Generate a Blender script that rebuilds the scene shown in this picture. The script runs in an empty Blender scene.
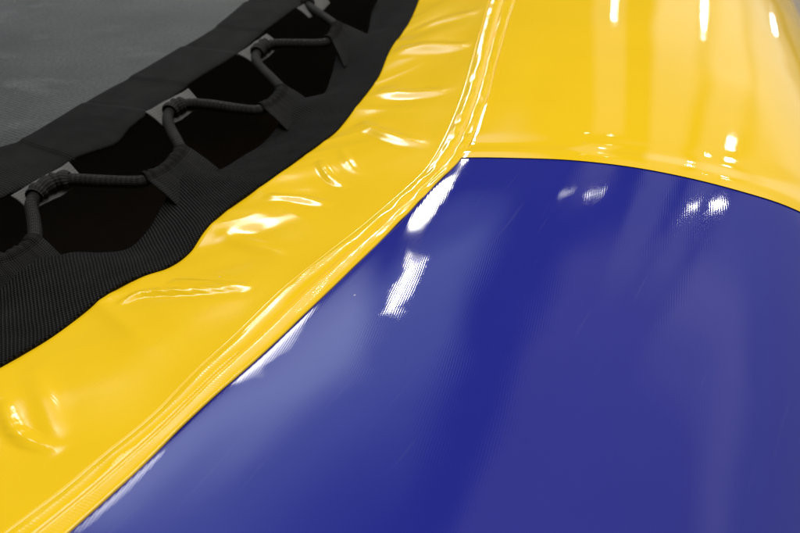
import bpy, math, random
import numpy as np
from mathutils import Vector

random.seed(4)
rng = np.random.default_rng(7)
SC = bpy.context.scene
COL = SC.collection

# ------------------------------------------------------------------ camera
H = 0.30
PITCH = math.radians(37.0)
FPX = 850.0                       # focal length in pixels of an 800 px wide frame
cam_d = bpy.data.cameras.new("camera")
cam = bpy.data.objects.new("camera", cam_d)
COL.objects.link(cam)
cam.location = (0, 0, H)
cam.rotation_euler = (math.radians(90) - PITCH, 0, 0)
cam_d.sensor_width = 36.0
cam_d.sensor_fit = 'HORIZONTAL'
cam_d.lens = FPX / 800.0 * 36.0
cam_d.clip_start = 0.01
cam_d.clip_end = 200.0
cam_d.dof.use_dof = True
cam_d.dof.focus_distance = 0.52
cam_d.dof.aperture_fstop = 13.0
SC.camera = cam

# ------------------------------------------------------------------ light
SC.view_settings.view_transform = 'Standard'
SC.view_settings.look = 'None'
SC.view_settings.exposure = 0.0
SC.view_settings.gamma = 1.0
SC.cycles.use_denoising = True
SC.cycles.max_bounces = 8

world = bpy.data.worlds.new("World")
SC.world = world
world.use_nodes = True


def build_world():
    """the hall around the trampoline as an environment: dim walls and roof, a pale glazed side to the left"""
    nt = world.node_tree
    nt.nodes.clear()
    out = nt.nodes.new("ShaderNodeOutputWorld")
    bg = nt.nodes.new("ShaderNodeBackground")
    nt.links.new(bg.outputs[0], out.inputs[0])
    bg.inputs[1].default_value = 1.0
    tc = nt.nodes.new("ShaderNodeTexCoord")
    sep = nt.nodes.new("ShaderNodeSeparateXYZ")
    nt.links.new(tc.outputs["Generated"], sep.inputs[0])

    def m(op, a, b=None):
        n = nt.nodes.new("ShaderNodeMath")
        n.operation = op
        for i, v in enumerate((a, b)):
            if v is None:
                continue
            if isinstance(v, (int, float)):
                n.inputs[i].default_value = v
            else:
                nt.links.new(v, n.inputs[i])
        return n.outputs[0]

    az = m('DEGREES', m('ARCTAN2', sep.outputs[0], sep.outputs[1]))
    el = m('DEGREES', m('ARCSINE', sep.outputs[2]))

    def ramp(v, a, b):
        n = nt.nodes.new("ShaderNodeMapRange")
        n.interpolation_type = 'SMOOTHSTEP'
        n.inputs["From Min"].default_value = a
        n.inputs["From Max"].default_value = b
        nt.links.new(v, n.inputs["Value"])
        return n.outputs[0]

    def band(v, a, b, c, d):
        return m('MULTIPLY', ramp(v, a, b), m('SUBTRACT', 1.0, ramp(v, c, d)))

    total = None
    for azr, elr, col in WORLD_PATCHES:
        w = None
        for v, r in ((az, azr), (el, elr)):
            if r is not None:
                k = band(v, *r)
                w = k if w is None else m('MULTIPLY', w, k)
        sc = nt.nodes.new("ShaderNodeVectorMath")
        sc.operation = 'SCALE'
        sc.inputs[0].default_value = col
        if w is None:
            sc.inputs["Scale"].default_value = 1.0
        else:
            nt.links.new(w, sc.inputs["Scale"])
        if total is None:
            total = sc.outputs[0]
        else:
            ad = nt.nodes.new("ShaderNodeVectorMath")
            nt.links.new(total, ad.inputs[0])
            nt.links.new(sc.outputs[0], ad.inputs[1])
            total = ad.outputs[0]
    nt.links.new(total, bg.inputs[0])


WORLD_PATCHES = [   # azimuth fades, elevation fades (degrees), radiance
    (None, None, (0.05, 0.048, 0.05)),
    ((-42, -34, -6, 1), (21, 26, 34, 56), (0.62, 0.76, 1.08)),      # pale glazed side, left
    ((-44, -36, -16, -12), (18, 22, 27, 34), (1.25, 1.38, 1.6)),     # its brighter lower panes
    ((7, 9, 12, 13.5), (8, 12, 27, 31), (0.36, 0.33, 0.32)),      # wall between two posts
    ((16.5, 18.5, 22, 24), (-4, 2, 30, 40), (0.39, 0.40, 0.42)),    # far wall, right, in bays
    ((24, 26, 28, 31), (-4, 2, 30, 40), (0.42, 0.42, 0.44)),
    ((30, 33, 80, 110), (-4, 2, 36, 44), (0.39, 0.39, 0.42)),
    ((6, 12, 90, 120), (31, 36, 60, 90), (0.38, 0.335, 0.36)),      # roof over it
    ((17, 19, 40, 60), (2, 6, 17, 25), (0.46, 0.50, 0.52)),
    (None, (62, 75, 100, 110), (0.5, 0.5, 0.5)),
]
build_world()


def lamp(name, loc, target, size, power, color=(1, 0.97, 0.92), size_y=None, spread=180, roll=0.0, shape='RECTANGLE'):
    d = bpy.data.lights.new(name, 'AREA')
    d.shape = shape
    d.size = size
    d.size_y = size_y or size
    d.energy = power
    d.color = color
    d.spread = math.radians(spread)
    o = bpy.data.objects.new(name, d)
    COL.objects.link(o)
    o.location = loc
    o.rotation_euler = (Vector(target) - Vector(loc)).to_track_quat('-Z', 'Y').to_euler()
    o.rotation_euler.rotate_axis('Z', math.radians(roll))
    return o


# added overhead fill, then lit lamps of the hall, seen as highlights on the glossy sheets
lamp("overhead_fill", (0.2, 0.9, 3.4), (0, 0.6, 0), 2.2, 108, (1, 0.98, 0.95))  # unseen source, added for soft overall light and placed to tone the skirt
for azd, eld, w, h, L, roll in ((-8.6, 19.0, 0.42, 0.70, 36, -26), (-11.3, 26.0, 0.11, 0.62, 40, -38), (31.5, 30.5, 0.15, 0.09, 90, 0), (28, 31.5, 0.10, 0.04, 60, 0),
                          (30, 24.6, 0.13, 0.08, 60, 0), (11, 29.3, 0.10, 0.04, 30, 0), (24, 17, 0.08, 0.14, 40, 0), (11.5, 18.5, 0.10, 0.07, 40, 0),
                          (35, 3, 0.13, 0.30, 22, 0), (7, 28, 0.12, 0.02, 24, 0), (-25.0, 19.2, 0.85, 0.80, 9, 0), (-39.5, 23.5, 0.8, 0.40, 5, 0)):
    a, e, D = math.radians(azd), math.radians(eld), 7.0
    base = Vector((0.1, 0.47, 0.0))
    p = base + D * Vector((math.sin(a) * math.cos(e), math.cos(a) * math.cos(e), math.sin(e)))
    lamp("hall_lamp", p, base, w, L * math.pi * w * h, (1, 0.98, 0.95), h, roll=roll, shape='ELLIPSE')

# ------------------------------------------------------------------ helpers


def unproj(px, py, z):
    """photo pixel -> point on the horizontal plane at height z"""
    X = (px - 400.0) / FPX
    Y = -(py - 266.5) / FPX
    c, s = math.cos(PITCH), math.sin(PITCH)
    dy = c + Y * s
    dz = -s + Y * c
    t = (z - H) / dz
    return np.array([X * t, dy * t, z])


def trace(pts, z):
    return np.array([unproj(a, b, z) for a, b in pts])


def extend(P, back, fwd, nb=2):
    """continue a smooth line straight on past the frame"""
    nb *= 12
    d0 = P[0] - P[nb]
    d0 /= np.linalg.norm(d0)
    d1 = P[-1] - P[-1 - nb]
    d1 /= np.linalg.norm(d1)
    pre = [P[0] + d0 * k for k in np.arange(back, 0.002, -0.003)]
    post = [P[-1] + d1 * k for k in np.arange(0.003, fwd, 0.003)]
    return np.vstack([np.array(pre), P, np.array(post)])


def resample(P, step):
    """even points along a Catmull-Rom curve through P"""
    P = np.asarray(P, float)
    Q = np.vstack([2 * P[0] - P[1], P, 2 * P[-1] - P[-2]])
    out = []
    for i in range(1, len(Q) - 2):
        p0, p1, p2, p3 = Q[i - 1:i + 3]
        n = 24
        for k in range(n):
            t = k / n
            out.append(0.5 * ((2 * p1) + (-p0 + p2) * t + (2 * p0 - 5 * p1 + 4 * p2 - p3) * t * t
                              + (-p0 + 3 * p1 - 3 * p2 + p3) * t ** 3))
    out.append(P[-1])
    out = np.array(out)
    L = np.concatenate([[0], np.cumsum(np.linalg.norm(np.diff(out, axis=0), axis=1))])
    n = max(2, int(round(L[-1] / step)) + 1)
    u = np.linspace(0, L[-1], n)
    return np.stack([np.interp(u, L, out[:, k]) for k in range(out.shape[1])], 1)


def smooth1(a, sigma):
    k = int(3 * sigma) + 1
    x = np.arange(-k, k + 1)
    g = np.exp(-0.5 * (x / sigma) ** 2)
    g /= g.sum()
    ap = np.concatenate([2 * a[0] - a[k:0:-1], a, 2 * a[-1] - a[-2:-k - 2:-1]])
    return np.convolve(ap, g, 'valid')


def sstep(x, a, b):
    t = np.clip((x - a) / (b - a), 0, 1)
    return t * t * (3 - 2 * t)


def vnoise(x, y, seed=0):
    """smooth value noise in [-1, 1]"""
    x = np.asarray(x, float)
    y = np.asarray(y, float)
    xi = np.floor(x)
    yi = np.floor(y)

    def h(a, b):
        v = np.sin(a * 127.1 + b * 311.7 + seed * 74.7) * 43758.5453
        return (v - np.floor(v)) * 2 - 1
    fx = x - xi
    fy = y - yi
    fx = fx * fx * (3 - 2 * fx)
    fy = fy * fy * (3 - 2 * fy)
    return (h(xi, yi) * (1 - fx) + h(xi + 1, yi) * fx) * (1 - fy) + (h(xi, yi + 1) * (1 - fx) + h(xi + 1, yi + 1) * fx) * fy


def link(name, me, mat, parent):
    o = bpy.data.objects.new(name, me)
    COL.objects.link(o)
    if mat:
        me.materials.append(mat)
    if parent:
        o.parent = parent
    return o


def grid(name, P, mat, parent, uv=None, close_v=False, thick=0.0):
    """P: (n, m, 3) points -> smooth quad sheet; uv: (n, m, 2) in metres"""
    n, m = P.shape[:2]
    verts = P.reshape(-1, 3)
    faces = []
    mm = m if close_v else m - 1
    for i in range(n - 1):
        for j in range(mm):
            j2 = (j + 1) % m
            faces.append((i * m + j, i * m + j2, (i + 1) * m + j2, (i + 1) * m + j))
    me = bpy.data.meshes.new(name)
    me.from_pydata([tuple(v) for v in verts], [], faces)
    me.polygons.foreach_set("use_smooth", [True] * len(faces))
    if uv is not None:
        lay = me.uv_layers.new(name="UVMap")
        flat = uv.reshape(-1, 2)
        idx = np.zeros(len(me.loops), int)
        me.loops.foreach_get("vertex_index", idx)
        lay.data.foreach_set("uv", flat[idx].ravel())
    me.update()
    o = link(name, me, mat, parent)
    if thick:
        md = o.modifiers.new("thickness", 'SOLIDIFY')
        md.thickness = thick
        md.offset = -1
    return o


def tube(name, P, rad, mat, parent, sides=14, caps=True):
    P = np.asarray(P)
    n = len(P)
    rad = np.asarray(rad, float)
    if rad.ndim < 2:
        rad = np.repeat(np.broadcast_to(rad, (n,))[:, None], sides, 1)
    T = np.gradient(P, axis=0)
    T /= np.linalg.norm(T, axis=1)[:, None]
    up = np.array([0, 0, 1.0])
    R = []
    L = np.concatenate([[0], np.cumsum(np.linalg.norm(np.diff(P, axis=0), axis=1))])
    UV = []
    for i in range(n):
        a = np.cross(T[i], up)
        a /= np.linalg.norm(a)
        b = np.cross(a, T[i])
        ang = np.linspace(0, 2 * math.pi, sides, endpoint=False)
        R.append(P[i] + rad[i][:, None] * (np.cos(ang)[:, None] * a + np.sin(ang)[:, None] * b))
        UV.append(np.stack([np.full(sides, L[i]), ang / (2 * math.pi) * 0.03], 1))
    return grid(name, np.array(R), mat, parent, np.array(UV), close_v=True)


# ------------------------------------------------------------------ materials


def new_mat(name):
    m = bpy.data.materials.new(name)
    m.use_nodes = True
    nt = m.node_tree
    b = nt.nodes["Principled BSDF"]
    return m, nt, b


def N(nt, t, **kw):
    n = nt.nodes.new(t)
    for k, v in kw.items():
        setattr(n, k, v)
    return n


def math_node(nt, op, a, b=None):
    n = N(nt, "ShaderNodeMath", operation=op)
    for i, v in enumerate((a, b)):
        if v is None:
            continue
        if isinstance(v, (int, float)):
            n.inputs[i].default_value = v
        else:
            nt.links.new(v, n.inputs[i])
    return n.outputs[0]


def weave(nt, pitch_u, pitch_v, angle, wu=1.0, wv=0.6):
    """two crossing sets of fine threads from the UV map (metres) -> height"""
    tc = N(nt, "ShaderNodeTexCoord")
    mp = N(nt, "ShaderNodeMapping")
    mp.inputs["Rotation"].default_value = (0, 0, angle)
    nt.links.new(tc.outputs["UV"], mp.inputs["Vector"])
    # slow wander so that threads are not ruler straight
    nz = N(nt, "ShaderNodeTexNoise")
    nz.inputs["Scale"].default_value = 25.0
    nt.links.new(mp.outputs[0], nz.inputs["Vector"])
    ad = N(nt, "ShaderNodeVectorMath", operation='MULTIPLY_ADD')
    nt.links.new(nz.outputs["Color"], ad.inputs[0])
    ad.inputs[1].default_value = (0.0022, 0.0022, 0)
    nt.links.new(mp.outputs[0], ad.inputs[2])
    sep = N(nt, "ShaderNodeSeparateXYZ")
    nt.links.new(ad.outputs[0], sep.inputs[0])
    su = math_node(nt, 'SINE', math_node(nt, 'MULTIPLY', sep.outputs[0], 2 * math.pi / pitch_u))
    sv = math_node(nt, 'SINE', math_node(nt, 'MULTIPLY', sep.outputs[1], 2 * math.pi / pitch_v))
    return math_node(nt, 'ADD', math_node(nt, 'MULTIPLY', su, wu), math_node(nt, 'MULTIPLY', sv, wv)), tc


def add_bump(nt, b, height, dist, strength=1.0):
    bp = N(nt, "ShaderNodeBump")
    bp.inputs["Strength"].default_value = strength
    bp.inputs["Distance"].default_value = dist
    nt.links.new(height, bp.inputs["Height"])
    nt.links.new(bp.outputs[0], b.inputs["Normal"])
    return bp


def pvc(name, color, angle, dist, rough=0.12, pitch=0.0015, wu=1.0, wv=0.5, ior=1.5):
    m, nt, b = new_mat(name)
    h, tc = weave(nt, pitch, pitch * 1.15, angle, wu, wv)
    # the coating hides the threads in places
    cz = N(nt, "ShaderNodeTexNoise")
    cz.inputs["Scale"].default_value = 38.0
    cz.inputs["Detail"].default_value = 3.0
    nt.links.new(tc.outputs["UV"], cz.inputs["Vector"])
    cm_ = N(nt, "ShaderNodeMapRange")
    cm_.inputs["From Min"].default_value = 0.38
    cm_.inputs["From Max"].default_value = 0.66
    cm_.inputs["To Min"].default_value = 0.25
    cm_.inputs["To Max"].default_value = 1.25
    nt.links.new(cz.outputs["Fac"], cm_.inputs["Value"])
    h = math_node(nt, 'MULTIPLY', h, cm_.outputs[0])
    add_bump(nt, b, h, dist)
    # faint handling haze: roughness and tone drift slowly over the sheet
    nz = N(nt, "ShaderNodeTexNoise")
    nz.inputs["Scale"].default_value = 14.0
    nz.inputs["Detail"].default_value = 6.0
    nt.links.new(tc.outputs["UV"], nz.inputs["Vector"])
    mr = N(nt, "ShaderNodeMapRange")
    mr.inputs["From Min"].default_value = 0.35
    mr.inputs["From Max"].default_value = 0.75
    mr.inputs["To Min"].default_value = rough * 0.8
    mr.inputs["To Max"].default_value = rough * 1.5
    nt.links.new(nz.outputs["Fac"], mr.inputs["Value"])
    nt.links.new(mr.outputs[0], b.inputs["Roughness"])
    mx = N(nt, "ShaderNodeMix", data_type='RGBA')
    mx.inputs["A"].default_value = (*color, 1)
    mx.inputs["B"].default_value = (*(min(1, c * 1.10 + 0.004) for c in color), 1)
    nt.links.new(nz.outputs["Fac"], mx.inputs["Factor"])
    vo = N(nt, "ShaderNodeTexVoronoi")
    vo.inputs["Scale"].default_value = 34.0
    nt.links.new(tc.outputs["UV"], vo.inputs["Vector"])
    n3 = N(nt, "ShaderNodeTexNoise")
    n3.inputs["Scale"].default_value = 17.0
    nt.links.new(tc.outputs["UV"], n3.inputs["Vector"])
    sp = math_node(nt, 'MULTIPLY', math_node(nt, 'LESS_THAN', vo.outputs["Distance"], 0.022),
                   math_node(nt, 'GREATER_THAN', n3.outputs["Fac"], 0.60))
    m2 = N(nt, "ShaderNodeMix", data_type='RGBA')
    nt.links.new(math_node(nt, 'MULTIPLY', sp, 0.55), m2.inputs["Factor"])
    nt.links.new(mx.outputs["Result"], m2.inputs["A"])
    m2.inputs["B"].default_value = (0.62, 0.62, 0.60, 1)
    mp = N(nt, "ShaderNodeMapping")
    mp.inputs["Rotation"].default_value = (0, 0, 0.9)
    mp.inputs["Scale"].default_value = (5.0, 110.0, 1.0)
    nt.links.new(tc.outputs["UV"], mp.inputs["Vector"])
    n5 = N(nt, "ShaderNodeTexNoise")
    n5.inputs["Scale"].default_value = 2.2
    n5.inputs["Detail"].default_value = 4.0
    nt.links.new(mp.outputs[0], n5.inputs["Vector"])
    r5 = N(nt, "ShaderNodeMapRange")
    r5.inputs["From Min"].default_value = 0.66
    r5.inputs["From Max"].default_value = 0.80
    r5.inputs["To Max"].default_value = 0.045
    nt.links.new(n5.outputs["Fac"], r5.inputs["Value"])
    m3 = N(nt, "ShaderNodeMix", data_type='RGBA')
    nt.links.new(r5.outputs[0], m3.inputs["Factor"])
    nt.links.new(m2.outputs["Result"], m3.inputs["A"])
    m3.inputs["B"].default_value = (0.50, 0.50, 0.52, 1)
    nt.links.new(m3.outputs["Result"], b.inputs["Base Color"])
    b.inputs["IOR"].default_value = ior
    return m


def webbing_mat(name, color, pu, pv, dist, rough=0.75, spec=0.05, ang=0.0, con=1.0):
    m, nt, b = new_mat(name)
    h, tc = weave(nt, pu, pv, ang, 1.0, 0.8)
    nz = N(nt, "ShaderNodeTexNoise")
    nz.inputs["Scale"].default_value = 900.0
    nt.links.new(tc.outputs["UV"], nz.inputs["Vector"])
    hh = math_node(nt, 'ADD', h, nz.outputs["Fac"])
    add_bump(nt, b, hh, dist)
    n2 = N(nt, "ShaderNodeTexNoise")
    n2.inputs["Scale"].default_value = 45.0
    n2.inputs["Detail"].default_value = 5.0
    nt.links.new(tc.outputs["UV"], n2.inputs["Vector"])
    mx = N(nt, "ShaderNodeMix", data_type='RGBA')
    mx.inputs["A"].default_value = (*(c * 0.55 for c in color), 1)
    mx.inputs["B"].default_value = (*(c * 1.6 for c in color), 1)
    nt.links.new(n2.outputs["Fac"], mx.inputs["Factor"])
    # colour follows the weave height: thread tops lighter, gaps darker
    mr = N(nt, "ShaderNodeMapRange")
    mr.inputs["From Min"].default_value = -1.7
    mr.inputs["From Max"].default_value = 1.7
    mr.inputs["To Min"].default_value = 1.0 - 0.7 * con
    mr.inputs["To Max"].default_value = 1.0 + con
    nt.links.new(h, mr.inputs["Value"])
    m2 = N(nt, "ShaderNodeMix", data_type='RGBA', blend_type='MULTIPLY')
    m2.inputs["Factor"].default_value = 1.0
    nt.links.new(mx.outputs["Result"], m2.inputs["A"])
    nt.links.new(mr.outputs[0], m2.inputs["B"])
    nt.links.new(m2.outputs["Result"], b.inputs["Base Color"])
    b.inputs["Roughness"].default_value = rough
    b.inputs["Specular IOR Level"].default_value = spec
    b.inputs["Sheen Weight"].default_value = 0.0
    b.inputs["Sheen Roughness"].default_value = 0.5
    return m


YEL = (0.87, 0.555, 0.008)
BLU = (0.014, 0.019, 0.225)
M_yellow = pvc("yellow_pvc", YEL, 0.0, 0.000002, rough=0.035)
M_strip = pvc("yellow_pvc_strip", YEL, -0.15, 0.00002, rough=0.09, pitch=0.0016, wv=0.25)
M_skirt = pvc("yellow_pvc_skirt", YEL, 0.3, 0.000005, rough=0.10)
M_blue = pvc("blue_pvc", BLU, -1.29, 0.0000042, rough=0.035, pitch=0.0013, wv=0.12)
M_web = webbing_mat("black_webbing", (0.011, 0.011, 0.0105), 0.0022, 0.0024, 0.0005, ang=0.62, con=1.3)
M_sleeve = webbing_mat("black_sleeve", (0.012, 0.012, 0.0112), 0.0011, 0.0016, 0.0002)
M_border = webbing_mat("black_border", (0.012, 0.012, 0.0115), 0.0022, 0.0014, 0.0002)
M_cord = webbing_mat("cord_braid", (0.015, 0.0146, 0.013), 0.0040, 0.0012, 0.00015, rough=0.5, ang=0.0, con=0.35)
M_wrap = webbing_mat("cord_cover", (0.026, 0.026, 0.024), 0.0011, 0.0016, 0.0002)
M_loop = webbing_mat("grey_loop", (0.10, 0.10, 0.094), 0.0012, 0.0014, 0.00012, con=0.3)


def mat_fabric():
    m, nt, b = new_mat("grey_mat_fabric")
    h, tc = weave(nt, 0.0028, 0.0034, 0.5, 1.0, 0.5)
    add_bump(nt, b, h, 0.00010)
    nz = N(nt, "ShaderNodeTexNoise")
    nz.inputs["Scale"].default_value = 9.0
    nz.inputs["Detail"].default_value = 7.0
    nz.inputs["Roughness"].default_value = 0.6
    nt.links.new(tc.outputs["UV"], nz.inputs["Vector"])
    cr = N(nt, "ShaderNodeValToRGB")
    cr.color_ramp.elements[0].position = 0.3
    cr.color_ramp.elements[0].color = (0.020, 0.0245, 0.0185, 1)
    cr.color_ramp.elements[1].position = 0.75
    cr.color_ramp.elements[1].color = (0.048, 0.053, 0.047, 1)
    nt.links.new(nz.outputs["Fac"], cr.inputs["Fac"])
    # dust specks
    vo = N(nt, "ShaderNodeTexVoronoi")
    vo.inputs["Scale"].default_value = 55.0
    nt.links.new(tc.outputs["UV"], vo.inputs["Vector"])
    sp = math_node(nt, 'LESS_THAN', vo.outputs["Distance"], 0.035)
    n3 = N(nt, "ShaderNodeTexNoise")
    n3.inputs["Scale"].default_value = 12.0
    nt.links.new(tc.outputs["UV"], n3.inputs["Vector"])
    gate = math_node(nt, 'GREATER_THAN', n3.outputs["Fac"], 0.56)
    f = math_node(nt, 'MULTIPLY', math_node(nt, 'MULTIPLY', sp, gate), 0.6)
    mx = N(nt, "ShaderNodeMix", data_type='RGBA')
    nt.links.new(f, mx.inputs["Factor"])
    nt.links.new(cr.outputs["Color"], mx.inputs["A"])
    mx.inputs["B"].default_value = (0.42, 0.44, 0.42, 1)
    # rubbed streaks
    mp = N(nt, "ShaderNodeMapping")
    mp.inputs["Rotation"].default_value = (0, 0, 0.95)
    mp.inputs["Scale"].default_value = (4.0, 11.0, 1.0)
    nt.links.new(tc.outputs["UV"], mp.inputs["Vector"])
    n4 = N(nt, "ShaderNodeTexNoise")
    n4.inputs["Scale"].default_value = 2.6
    n4.inputs["Detail"].default_value = 8.0
    nt.links.new(mp.outputs[0], n4.inputs["Vector"])
    r4 = N(nt, "ShaderNodeMapRange")
    r4.inputs["From Min"].default_value = 0.60
    r4.inputs["From Max"].default_value = 0.80
    r4.inputs["To Max"].default_value = 0.35
    nt.links.new(n4.outputs["Fac"], r4.inputs["Value"])
    mx2 = N(nt, "ShaderNodeMix", data_type='RGBA')
    nt.links.new(r4.outputs[0], mx2.inputs["Factor"])
    nt.links.new(mx.outputs["Result"], mx2.inputs["A"])
    mx2.inputs["B"].default_value = (0.17, 0.18, 0.17, 1)
    th = N(nt, "ShaderNodeMapRange")
    th.inputs["From Min"].default_value = -1.8
    th.inputs["From Max"].default_value = 1.8
    th.inputs["To Min"].default_value = 0.45
    th.inputs["To Max"].default_value = 1.55
    nt.links.new(h, th.inputs["Value"])
    mx3 = N(nt, "ShaderNodeMix", data_type='RGBA', blend_type='MULTIPLY')
    mx3.inputs["Factor"].default_value = 1.0
    g = N(nt, "ShaderNodeTexNoise")
    g.inputs["Scale"].default_value = 330.0
    g.inputs["Detail"].default_value = 2.0
    nt.links.new(tc.outputs["UV"], g.inputs["Vector"])
    gr = N(nt, "ShaderNodeMapRange")
    gr.inputs["From Min"].default_value = 0.3
    gr.inputs["From Max"].default_value = 0.7
    gr.inputs["To Min"].default_value = 0.6
    gr.inputs["To Max"].default_value = 1.4
    nt.links.new(g.outputs["Fac"], gr.inputs["Value"])
    gm = N(nt, "ShaderNodeMix", data_type='RGBA', blend_type='MULTIPLY')
    gm.inputs["Factor"].default_value = 1.0
    nt.links.new(mx2.outputs["Result"], gm.inputs["A"])
    nt.links.new(gr.outputs[0], gm.inputs["B"])
    mx2 = gm
    nt.links.new(mx2.outputs["Result"], mx3.inputs["A"])
    nt.links.new(th.outputs[0], mx3.inputs["B"])
    nt.links.new(mx3.outputs["Result"], b.inputs["Base Color"])
    b.inputs["Roughness"].default_value = 0.50
    b.inputs["Specular IOR Level"].default_value = 0.16
    return m


M_mat = mat_fabric()


def floor_mat():
    m, nt, b = new_mat("concrete_floor")
    tc = N(nt, "ShaderNodeTexCoord")
    nz = N(nt, "ShaderNodeTexNoise")
    nz.inputs["Scale"].default_value = 3.0
    nz.inputs["Detail"].default_value = 8.0
    nt.links.new(tc.outputs["Object"], nz.inputs["Vector"])
    cr = N(nt, "ShaderNodeValToRGB")
    cr.color_ramp.elements[0].color = (0.30, 0.26, 0.20, 1)
    cr.color_ramp.elements[1].color = (0.46, 0.41, 0.33, 1)
    nt.links.new(nz.outputs["Fac"], cr.inputs["Fac"])
    nt.links.new(cr.outputs["Color"], b.inputs["Base Color"])
    b.inputs["Roughness"].default_value = 0.6
    return m


# ------------------------------------------------------------------ floor
FLOOR_Z = -0.40
fm = bpy.data.meshes.new("floor")
fm.from_pydata([(-30, -30, FLOOR_Z), (30, -30, FLOOR_Z), (30, 30, FLOOR_Z), (-30, 30, FLOOR_Z)], [], [(0, 1, 2, 3)])
floor = link("floor", fm, floor_mat(), None)
floor["kind"] = "structure"

# ------------------------------------------------------------------ the lines the trampoline is built on
Z_STRIP, Z_WEB, Z_WEBIN, Z_MAT = 0.0, -0.038, -0.046, -0.048
seam_px = [(67, 533), (128, 480), (160, 448), (213, 397), (262, 355), (300, 318), (340, 280), (380, 241), (410, 211),
           (440, 179), (456, 166), (467, 150), (478, 125), (489, 92), (499, 55), (507, 25), (515, 0)]
inner_px = [(0, 530), (57, 490), (101, 452), (152, 412), (198, 364), (228, 338), (250, 317), (287, 281), (325, 251),
            (362, 223), (400, 191), (424, 169), (437, 150), (451, 122), (465, 85), (478, 37), (488, 0)]
web_px = [(0, 372), (30, 352), (61, 330), (111, 292), (142, 275), (169, 266), (189, 251), (216, 219), (270, 182),
          (311, 152), (335, 133), (359, 105), (379, 78), (391, 51), (401, 36), (409, 24), (419, 0)]
webin_px = [(0, 268), (28, 262), (56, 258), (74, 251), (97, 247), (125, 238), (146, 217), (162, 194), (186, 172), (208, 161),
            (240, 145), (275, 121), (290, 108), (304, 98), (322, 86), (330, 68), (338, 48), (352, 36), (366, 28), (372, 0)]
matb_px = [(0, 200), (44, 179), (67, 165), (111, 148), (132, 128), (159, 108), (182, 91), (229, 61), (256, 39), (270, 29),
           (311, 0)]
mate_px = [(0, 152), (27, 143), (61, 123), (101, 98), (142, 76), (182, 52), (219, 29), (250, 3)]

seam = extend(resample(trace(seam_px, Z_STRIP), 0.003), 2.2, 2.4, 3)
for k in range(2):
    seam[:, k] = smooth1(seam[:, k], 5)
# even fine steps where the photo looks, long steps beyond
_near = [i for i in range(len(seam)) if (-0.02 < seam[i, 1] < 1.35) or i % 16 == 0 or i == len(seam) - 1]
seam = seam[_near]
nU = len(seam)
U = np.concatenate([[0], np.cumsum(np.linalg.norm(np.diff(seam, axis=0), axis=1))])
corner = unproj(468, 160, 0)
U0 = U[np.argmin(np.linalg.norm(seam - corner, axis=1))]
AZ1, AZ2 = math.radians(-30.6), math.radians(-12.0)
az = AZ1 + (AZ2 - AZ1) * sstep(U, U0 - 0.13, U0 + 0.13)
OUT = np.stack([np.cos(az), np.sin(az), np.zeros(nU)], 1)      # outward from the mat


def ray_hit(line):
    """distance inward from the seam to a traced line, for every step along the seam"""
    res = np.full(nU, np.nan)
    A = line[:-1, :2]
    D = line[1:, :2] - A
    for i in range(nU):
        o = seam[i, :2]
        d = -OUT[i, :2]
        den = d[0] * D[:, 1] - d[1] * D[:, 0]
        w = A - o
        t = (w[:, 0] * D[:, 1] - w[:, 1] * D[:, 0]) / den
        s = (w[:, 0] * d[1] - w[:, 1] * d[0]) / den
        ok = (s >= 0) & (s <= 1) & (t > -0.02)
        if ok.any():
            res[i] = t[ok].min()
    good = ~np.isnan(res)
    return np.interp(U, U[good], res[good])


line_in = extend(resample(trace(inner_px, Z_STRIP), 0.003), 3.2, 3.2, 3)
line_web = extend(resample(trace(web_px, Z_WEB), 0.003), 3.2, 3.2, 4)
line_webin = extend(resample(trace(webin_px, Z_WEBIN), 0.003), 3.2, 3.2, 6)
line_matb = extend(resample(trace(matb_px, Z_MAT), 0.003), 3.2, 3.2, 4)
line_mate = extend(resample(trace(mate_px, Z_MAT), 0.003), 3.2, 3.2, 4)
T_in = smooth1(ray_hit(line_in), 3)
T_web = ray_hit(line_web)
T_webin = ray_hit(line_webin)
T_matb = ray_hit(line_matb)
T_mate = ray_hit(line_mate)


def at(i, t, z):
    p = seam[i] - OUT[i] * t
    return np.array([p[0], p[1], z])


def uv_of_px(px, py, z):
    """(u, t) of a photo pixel on a plane"""
    p = unproj(px, py, z)
    d = seam[:, :2] - p[:2]
    cross = np.abs(d[:, 0] * OUT[:, 1] - d[:, 1] * OUT[:, 0])
    i = int(np.argmin(cross + (np.linalg.norm(d, axis=1) > 0.6) * 9))
    return U[i], float(np.dot(d[i], OUT[i, :2]))


# ------------------------------------------------------------------ the trampoline
tramp = bpy.data.objects.new("inflatable_trampoline", None)
COL.objects.link(tramp)
tramp.location = (0, 0, 0)
tramp["label"] = "inflatable trampoline with glossy blue and yellow tube and grey mat laced in by black cord"
tramp["category"] = "trampoline"

# --- tube: closed section swept along the seam
prof_ctrl = np.array([(-0.050, -0.040), (-0.030, -0.016), (-0.012, -0.0048), (-0.003, -0.0006), (0.006, 0.0014), (0.023, 0.0050), (0.064, 0.0124), (0.091, 0.0158), (0.123, 0.0178),
                      (0.154, 0.0174), (0.185, 0.0148), (0.216, 0.0098), (0.250, -0.0035), (0.282, -0.025), (0.311, -0.055), (0.338, -0.105),
                      (0.346, -0.17), (0.32, -0.26), (0.27, -0.335), (0.18, -0.385), (0.09, -0.385), (0.01, -0.335), (-0.045, -0.25),
                      (-0.07, -0.15), (-0.066, -0.065), (-0.050, -0.040)])
prof = resample(prof_ctrl, 0.004)
for k in range(2):
    prof[:, k] = smooth1(prof[:, k], 1.5)
dprof = np.gradient(prof, axis=0)
dprof /= np.linalg.norm(dprof, axis=1)[:, None]
nprof = np.stack([-dprof[:, 1], dprof[:, 0]], 1)               # outward normal in the section
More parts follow.
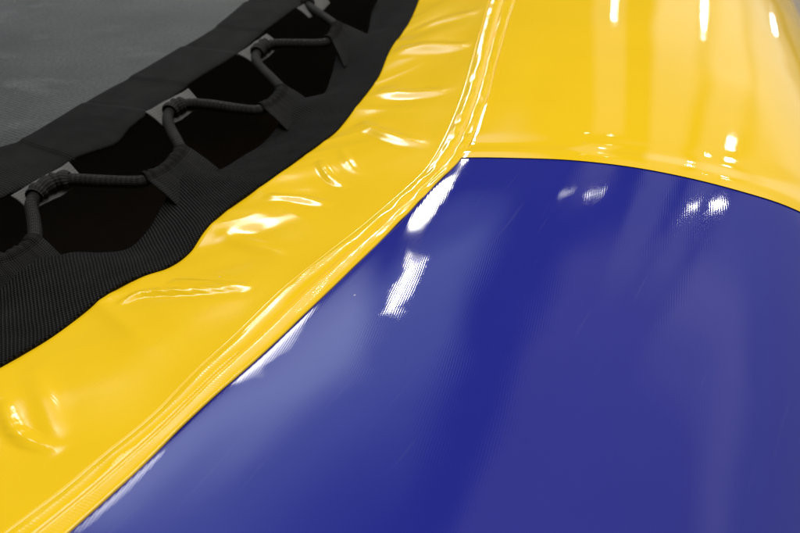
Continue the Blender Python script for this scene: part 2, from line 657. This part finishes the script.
Lp = np.concatenate([[0], np.cumsum(np.linalg.norm(np.diff(prof, axis=0), axis=1))])


def panel(name, i0, i1, mat, lift):
    idx = np.arange(i0, i1 + 1)
    P = np.zeros((len(idx), len(prof), 3))
    UV = np.zeros((len(idx), len(prof), 2))
    for a, i in enumerate(idx):
        off = lift(U[i])
        # soft dents of a lightly inflated sheet
        dent = 0.0006 * vnoise(U[i] * 6 + 0 * Lp, Lp * 9, 3) + 0.0003 * vnoise(U[i] * 19 + 0 * Lp, Lp * 23, 5)
        dent = dent * sstep(prof[:, 0], 0.0, 0.05)
        q = prof + nprof * (off + dent)[:, None]
        P[a] = seam[i] + OUT[i] * q[:, 0:1] + np.array([0, 0, 1.0]) * q[:, 1:2]
        UV[a, :, 0] = U[i]
        UV[a, :, 1] = Lp
    return grid(name, P, mat, tramp, UV)


i_c = int(np.argmin(np.abs(U - U0)))


def lift_y(u):
    d = u - U0
    return 0.0004 + 0.0009 * math.exp(-((d - 0.008) / 0.007) ** 2) - 0.0006 * math.exp(-((d - 0.022) / 0.008) ** 2)


panel("blue_tube_panel", 0, min(nU - 1, i_c + 6), M_blue, lambda u: 0.0)
panel("yellow_tube_panel", i_c, nU - 1, M_yellow, lift_y)

# --- seam strip: folded band with two ridges where skirt and tube are welded
cs = np.linspace(0, 1, 40)
P = np.zeros((nU, len(cs) + 3, 3))
UV = np.zeros((nU, len(cs) + 3, 2))
for i in range(nU):
    w = T_in[i]
    near = math.exp(-((U[i] - U0 - 0.02) / 0.10) ** 2)
    h = (0.0010 - 0.0024 * cs + 0.0007 * np.exp(-((cs - 0.20) / 0.19) ** 4)
         + 0.0013 * np.exp(-((cs - 0.68) / 0.22) ** 2)
         - 0.0011 * np.exp(-((cs - 0.43) / 0.035) ** 2))
    h = h * (1 - sstep(cs, 0.90, 1.0)) + (-0.0030) * sstep(cs, 0.90, 1.0)
    wob = (0.00022 + 0.0007 * near) * vnoise(U[i] * 75 + 0 * cs, cs * 4.0, 11) + 0.0004 * vnoise(U[i] * 22 + 0 * cs, cs * 2.0, 12) \
        + 0.00025 * near * vnoise(U[i] * 190 + cs * 6, cs * 7, 13)
    h = h + wob * (1 - sstep(cs, 0.9, 1.0))
    edge = 0.0009 * vnoise(U[i] * 30, 0.5, 14)
    for j in range(len(cs)):
        P[i, j + 3] = at(i, w * cs[j], h[j])
        UV[i, j + 3] = (U[i], w * cs[j])
    P[i, 2] = at(i, -0.0006, h[0] - 0.0008)
    P[i, 1] = at(i, -0.0004, h[0] - 0.0012)
    P[i, 0] = at(i, 0.004, h[0] - 0.0016)
    for j in range(3):
        UV[i, j] = (U[i], -0.001 * (3 - j))
grid("seam_strip", P, M_strip, tramp, UV)

# --- skirt
creases = [  # photo lines of the sharp folds, height, width
    ([(120, 283), (142, 277), (195, 288), (248, 299)], 0.0046, 0.0033),
    ([(172, 267), (205, 280), (245, 297)], 0.0036, 0.0028),
    ([(0, 400), (12, 428), (32, 447), (62, 462)], 0.0036, 0.0026),
    ([(28, 360), (52, 420), (62, 460)], 0.0016, 0.006),
    ([(318, 150), (330, 172), (346, 188)], 0.0032, 0.0026),
    ([(340, 140), (352, 165), (362, 176)], 0.0014, 0.0028),
    ([(270, 182), (300, 192), (328, 207)], 0.0028, 0.0040),
    ([(222, 218), (262, 245), (290, 262)], 0.0022, 0.0060),
    ([(362, 112), (395, 140), (425, 160)], 0.0030, 0.0060),
    ([(383, 80), (410, 92), (448, 104)], 0.0032, 0.0075),
    ([(404, 40), (430, 46), (470, 62)], 0.0036, 0.0085),
    ([(412, 20), (440, 18), (478, 26)], 0.0026, 0.0090),
]
nT = 56
ct = np.linspace(0, 1, nT)
SK = np.zeros((nU, nT, 3))
SKUV = np.zeros((nU, nT, 2))
for i in range(nU):
    a, b = T_in[i] - 0.0015, T_web[i] + 0.006
    t = a + (b - a) * ct
    z = -0.0026 + (Z_WEB - 0.0022 + 0.0026) * ct ** 0.92
    for j in range(nT):
        SK[i, j] = at(i, t[j], z[j])
        SKUV[i, j] = (U[i], t[j])
flat = SK.reshape(-1, 3)
hh = np.zeros(len(flat))
for pts, amp, sig in creases:
    q = resample(trace(pts, -0.020), 0.002)
    d = np.full(len(flat), 9.0)
    kk = np.zeros(len(flat))
    for k, p in enumerate(q):
        dd = np.hypot(flat[:, 0] - p[0], flat[:, 1] - p[1])
        m_ = dd < d
        d[m_] = dd[m_]
        kk[m_] = k / (len(q) - 1)
    tap = np.sin(np.clip(kk, 0, 1) * math.pi * 0.85 + 0.35) ** 1.0
    hh += amp * np.clip(tap, 0, 1) * np.exp(-(d / sig) ** 2) - 0.35 * amp * np.clip(tap, 0, 1) * np.exp(-(d / (sig * 3)) ** 2)
uu = SKUV.reshape(-1, 2)[:, 0]
tt = SKUV.reshape(-1, 2)[:, 1]
cc = np.tile(ct, nU)
hh += 0.0022 * vnoise(uu * 13 + tt * 6, tt * 7, 21) * sstep(cc, 0.05, 0.6)
hh += 0.0010 * vnoise(uu * 40 + tt * 25, tt * 9, 22) * sstep(cc, 0.1, 0.9)
rid = 1 - np.abs(vnoise(uu * 34 + tt * 10, tt * 5, 23))
hh += 0.0009 * rid ** 4 * sstep(cc, 0.35, 0.95)
rid = 1 - np.abs(vnoise(uu * 17 - tt * 9, tt * 4, 24))
hh += 0.0019 * rid ** 4 * sstep(cc, 0.1, 0.7)
hh *= sstep(cc, 0.0, 0.15)
SK[:, :, 2] += hh.reshape(nU, nT)
grid("skirt", SK, M_skirt, tramp, SKUV, thick=0.0008)
edge_z = SK[:, -5, 2]

# --- webbing band sewn on the skirt edge
loops_u = [uv_of_px(22, 250, Z_WEBIN)[0], uv_of_px(168, 172, Z_WEBIN)[0], uv_of_px(276, 103, Z_WEBIN)[0],
           uv_of_px(334, 38, Z_WEBIN)[0]]
nB = 30
cb = np.linspace(0, 1, nB)
P = np.zeros((nU, nB, 3))
UV = np.zeros((nU, nB, 2))
dip = np.ones(nU)
for l in loops_u:
    dip *= 1 - np.exp(-((U - l) / 0.035) ** 2)
zed = smooth1(edge_z, 4) + 0.0006
for i in range(nU):
    t = T_web[i] + (T_webin[i] - T_web[i]) * cb
    z = zed[i] + (Z_WEBIN - zed[i]) * cb - 0.014 * dip[i] * cb ** 1.6 \
        + 0.0022 * vnoise(U[i] * 18 + 0 * cb, cb * 1.5, 31) * cb + 0.0006 * vnoise(U[i] * 60 + 0 * cb, cb * 5, 32)
    for j in range(nB):
        P[i, j] = at(i, t[j], z[j])
        UV[i, j] = (U[i], t[j])
band = grid("webbing_band", P, M_web, tramp, UV, thick=0.0016)

# --- mat, its border and the floor-side edge
nM = 26
P = np.zeros((nU, nM, 3))
UV = np.zeros((nU, nM, 2))
joints = [uv_of_px(44, 152, Z_MAT)[0], uv_of_px(118, 112, Z_MAT)[0], uv_of_px(160, 86, Z_MAT)[0], uv_of_px(200, 52, Z_MAT)[0],
          uv_of_px(238, 32, Z_MAT)[0], uv_of_px(290, 10, Z_MAT)[0]]
step = np.zeros(nU)
for k, l in enumerate(joints):
    step += (0.0016 if k % 2 == 0 else -0.0016) * sstep(U, l - 0.0012, l + 0.0012)
cm = np.linspace(0, 1, nM)
for i in range(nU):
    t = T_matb[i] + (T_mate[i] - T_matb[i]) * cm
    z = Z_MAT + 0.002 + step[i] + 0.0020 * vnoise(U[i] * 16 + 0 * cm, cm * 1.5, 41) * (1 - cm) - 0.002 * np.exp(-(cm / 0.06) ** 2)
    for j in range(nM):
        P[i, j] = at(i, t[j], z[j])
        UV[i, j] = (U[i], t[j])
BORDER, BORDUV = P, UV

tm = np.concatenate([np.linspace(-0.012, 0.05, 20), np.linspace(0.06, 0.9, 30), np.linspace(1.0, 1.9, 5)])
P = np.zeros((nU, len(tm), 3))
UV = np.zeros((nU, len(tm), 2))
for i in range(nU):
    for j, s in enumerate(tm):
        k = 1.0 if s < 0.05 else 1.0
        P[i, j] = at(i, T_mate[i] + s * k, Z_MAT - 0.0005)
        UV[i, j] = (P[i, j, 0], P[i, j, 1])
mat_o = grid("jumping_mat", P, M_mat, tramp, UV)
grid("mat_border", BORDER, M_border, mat_o, BORDUV, thick=0.0022)

# --- lacing cord
ZC = Z_WEBIN + 0.001
cord_px = [(-150, 345), (-120, 310), (-105, 268), (-60, 262), (-14, 263), (4, 262), (14, 258), (26, 250), (34, 243), (35, 232), (33, 216),
           (31, 206), (35, 196), (46, 187), (60, 181), (76, 180), (95, 181), (120, 182), (142, 182), (152, 178), (165, 171),
           (177, 160), (182, 152), (178, 143), (172, 132), (168, 122), (169, 113), (177, 107), (190, 104), (208, 105), (236, 109), (256, 111),
           (266, 108), (276, 101), (282, 91), (275, 82), (266, 73), (258, 64), (256, 56), (262, 48), (274, 44), (298, 44),
           (318, 44), (328, 42), (335, 35), (337, 28), (330, 21), (318, 13), (309, 6), (308, 0), (314, -6), (330, -8), (352, -7), (370, -14)]
cp = trace(cord_px, ZC)
cp = resample(cp, 0.0022)
for k in range(2):
    cp[:, k] = smooth1(cp[:, k], 1.5)
crad = 0.0050 + 0.0003 * vnoise(np.arange(len(cp)) * 0.09, 0, 51)
cord = tube("lacing_cord", cp, crad, M_cord, tramp, sides=18)


def nearest(px, py):
    p = unproj(px, py, ZC)
    return int(np.argmin(np.hypot(cp[:, 0] - p[0], cp[:, 1] - p[1])))


# --- sleeves of the webbing that the cord runs through
sleeve_defs = [((-16, 263), (35, 241), (2, 284), (60, 262)), ((146, 181), (183, 151), (176, 202), (212, 168)),
               ((260, 110), (282, 90), (284, 126), (306, 102)), ((327, 42), (338, 27), (340, 64), (364, 34))]
for si, (a, b, c, d) in enumerate(sleeve_defs):
    ia, ib = nearest(*a), nearest(*b)
    path = cp[ia:ib + 1]
    path = resample(path, 0.0012)
    n = len(path)
    base0, base1 = unproj(c[0], c[1], Z_WEBIN - 0.001), unproj(d[0], d[1], Z_WEBIN - 0.001)
    away = (base0 + base1) / 2 - (path[0] + path[-1]) / 2
    away[2] = 0
    away /= np.linalg.norm(away)
    rows, uvr = [], []
    for k in range(n):
        f = k / (n - 1)
        p = path[k]
        tng = path[min(n - 1, k + 1)] - path[max(0, k - 1)]
        tng /= np.linalg.norm(tng)
        side = np.cross(np.array([0, 0, 1.0]), tng)
        side /= np.linalg.norm(side)
        if np.dot(side, away) < 0:
            side = -side
        endf = math.exp(-(f / 0.10) ** 2) + math.exp(-((1 - f) / 0.10) ** 2)
        g = 0.0006 * math.sin(k * 1.25 + 2 * vnoise(k * 0.15, si, 60)) + 0.0007 * vnoise(k * 0.45, si * 3.1, 61)
        r = 0.0064 + g + 0.0005 * endf
        bs = base0 + (base1 - base0) * f + side * 0.006
        row = []
        for ang in np.linspace(-70, 235, 22):                  # round the cord, from its underside over the top
            aa = math.radians(ang)
            row.append(p + r * (-math.cos(aa) * side + math.sin(aa) * np.array([0, 0, 1.0])))
        # flap from the near side of the cord down on to the band
        row = row[:16]
        last = row[-1]
        tgt = bs + np.array([0, 0, -0.0022])
        for q in np.linspace(0.12, 1, 12):
            w = last * (1 - q) + tgt * q
            w = w + np.array([0, 0, 1.0]) * (0.0010 * math.sin(math.pi * q) + 0.0006 * (1 - q) * vnoise(k * 0.55, q * 2 + si, 62))
            row.append(w)
        rows.append(row)
        uvr.append([(k * 0.0012, j * 0.002) for j in range(len(row))])
    grid("cord_sleeve", np.array(rows), M_sleeve, band, np.array(uvr), thick=0.0009)

# --- pale loops of the mat that hold the cord, and the gathered cloth around it
loop_defs = [((12, 200), (70, 167), (27, 206), (82, 175)), ((146, 117), (189, 93), (162, 122), (201, 101)),
             ((238, 58), (267, 38), (254, 61), (279, 42)), ((297, 12), (322, -3), (309, 15), (330, 0))]
wrap_defs = [((35, 197), (70, 180)), ((170, 113), (186, 104)), ((257, 54), (268, 45)), ((309, 5), (314, -6))]
for si, (a, b, c, d) in enumerate(loop_defs):
    n = 26
    e0, e1 = unproj(a[0], a[1], Z_MAT), unproj(b[0], b[1], Z_MAT)
    f0, f1 = unproj(c[0], c[1], ZC), unproj(d[0], d[1], ZC)
    inw = np.array([-1.0, 0.6, 0])
    inw /= np.linalg.norm(inw)
    rows, uvr = [], []
    for k in range(n):
        f = k / (n - 1)
        e = e0 + (e1 - e0) * f
        g = f0 + (f1 - f0) * f
        bow = math.sin(math.pi * f)
        row = []
        for q in np.linspace(0, 1, 10):
            w = e * (1 - q) + g * q
            w[2] = Z_MAT + 0.0046 - 0.0045 * q + 0.0010 * math.sin(math.pi * q) - 0.004 * bow * q + 0.0006 * vnoise(f * 7, q * 2, 80 + si)
            row.append(w)
        rows.append(row)
        uvr.append([(k * 0.002, j * 0.001) for j in range(10)])
    grid("cord_loop", np.array(rows), M_loop, mat_o, np.array(uvr), thick=0.0010)
for si, (a, b) in enumerate(wrap_defs):
    ia, ib = nearest(*a), nearest(*b)
    path = resample(cp[ia:ib + 1], 0.0008)
    n = len(path)
    k = np.arange(n)
    ang = np.linspace(0, 2 * math.pi, 24, endpoint=False)
    K, A = np.meshgrid(k, ang, indexing='ij')
    ph = K * 0.36 + 1.1 * np.sin(A + 0.6) + 1.8 * vnoise(K * 0.09, A * 0.0 + si, 70)
    r = 0.0068 + 0.0015 * np.abs(np.sin(ph)) + 0.0006 * vnoise(K * 0.22, A * 1.2 + si, 71)
    r = r * (0.80 + 0.20 * np.sin(np.clip(K / (n - 1), 0, 1) * math.pi) ** 0.4)
    tube("cord_wrap", path + np.array([0, 0, 0.0006]), r, M_wrap, cord, sides=24)

# --- hems: thin rolled edges across and along the mat border
brd = next(o for o in COL.objects if o.name == "mat_border")
M_hem = webbing_mat("hem_thread", (0.065, 0.065, 0.062), 0.0018, 0.0012, 0.0002)
ii = [i for i in range(nU) if -0.02 < seam[i, 1] < 1.3]
hl = np.array([BORDER[i, 1] for i in ii]) + np.array([0, 0, 0.0004])
tube("border_hem", hl, 0.0011 + 0.0003 * vnoise(np.arange(len(hl)) * 0.7, 0, 90), M_hem, brd, sides=8)
for k, l in enumerate(joints):
    i = int(np.argmin(np.abs(U - l)))
    q = []
    for j in range(0, nM):
        p = 0.5 * (BORDER[i, j] + BORDER[i + 1, j])
        q.append(p + np.array([0.0008 * vnoise(j * 0.6, k, 91), 0.0008 * vnoise(j * 0.6, k, 92), 0.0002]))
    tube("border_hem", np.array(q), 0.0011 + 0.0005 * vnoise(np.arange(nM) * 0.8, k, 93), M_hem, brd, sides=8)
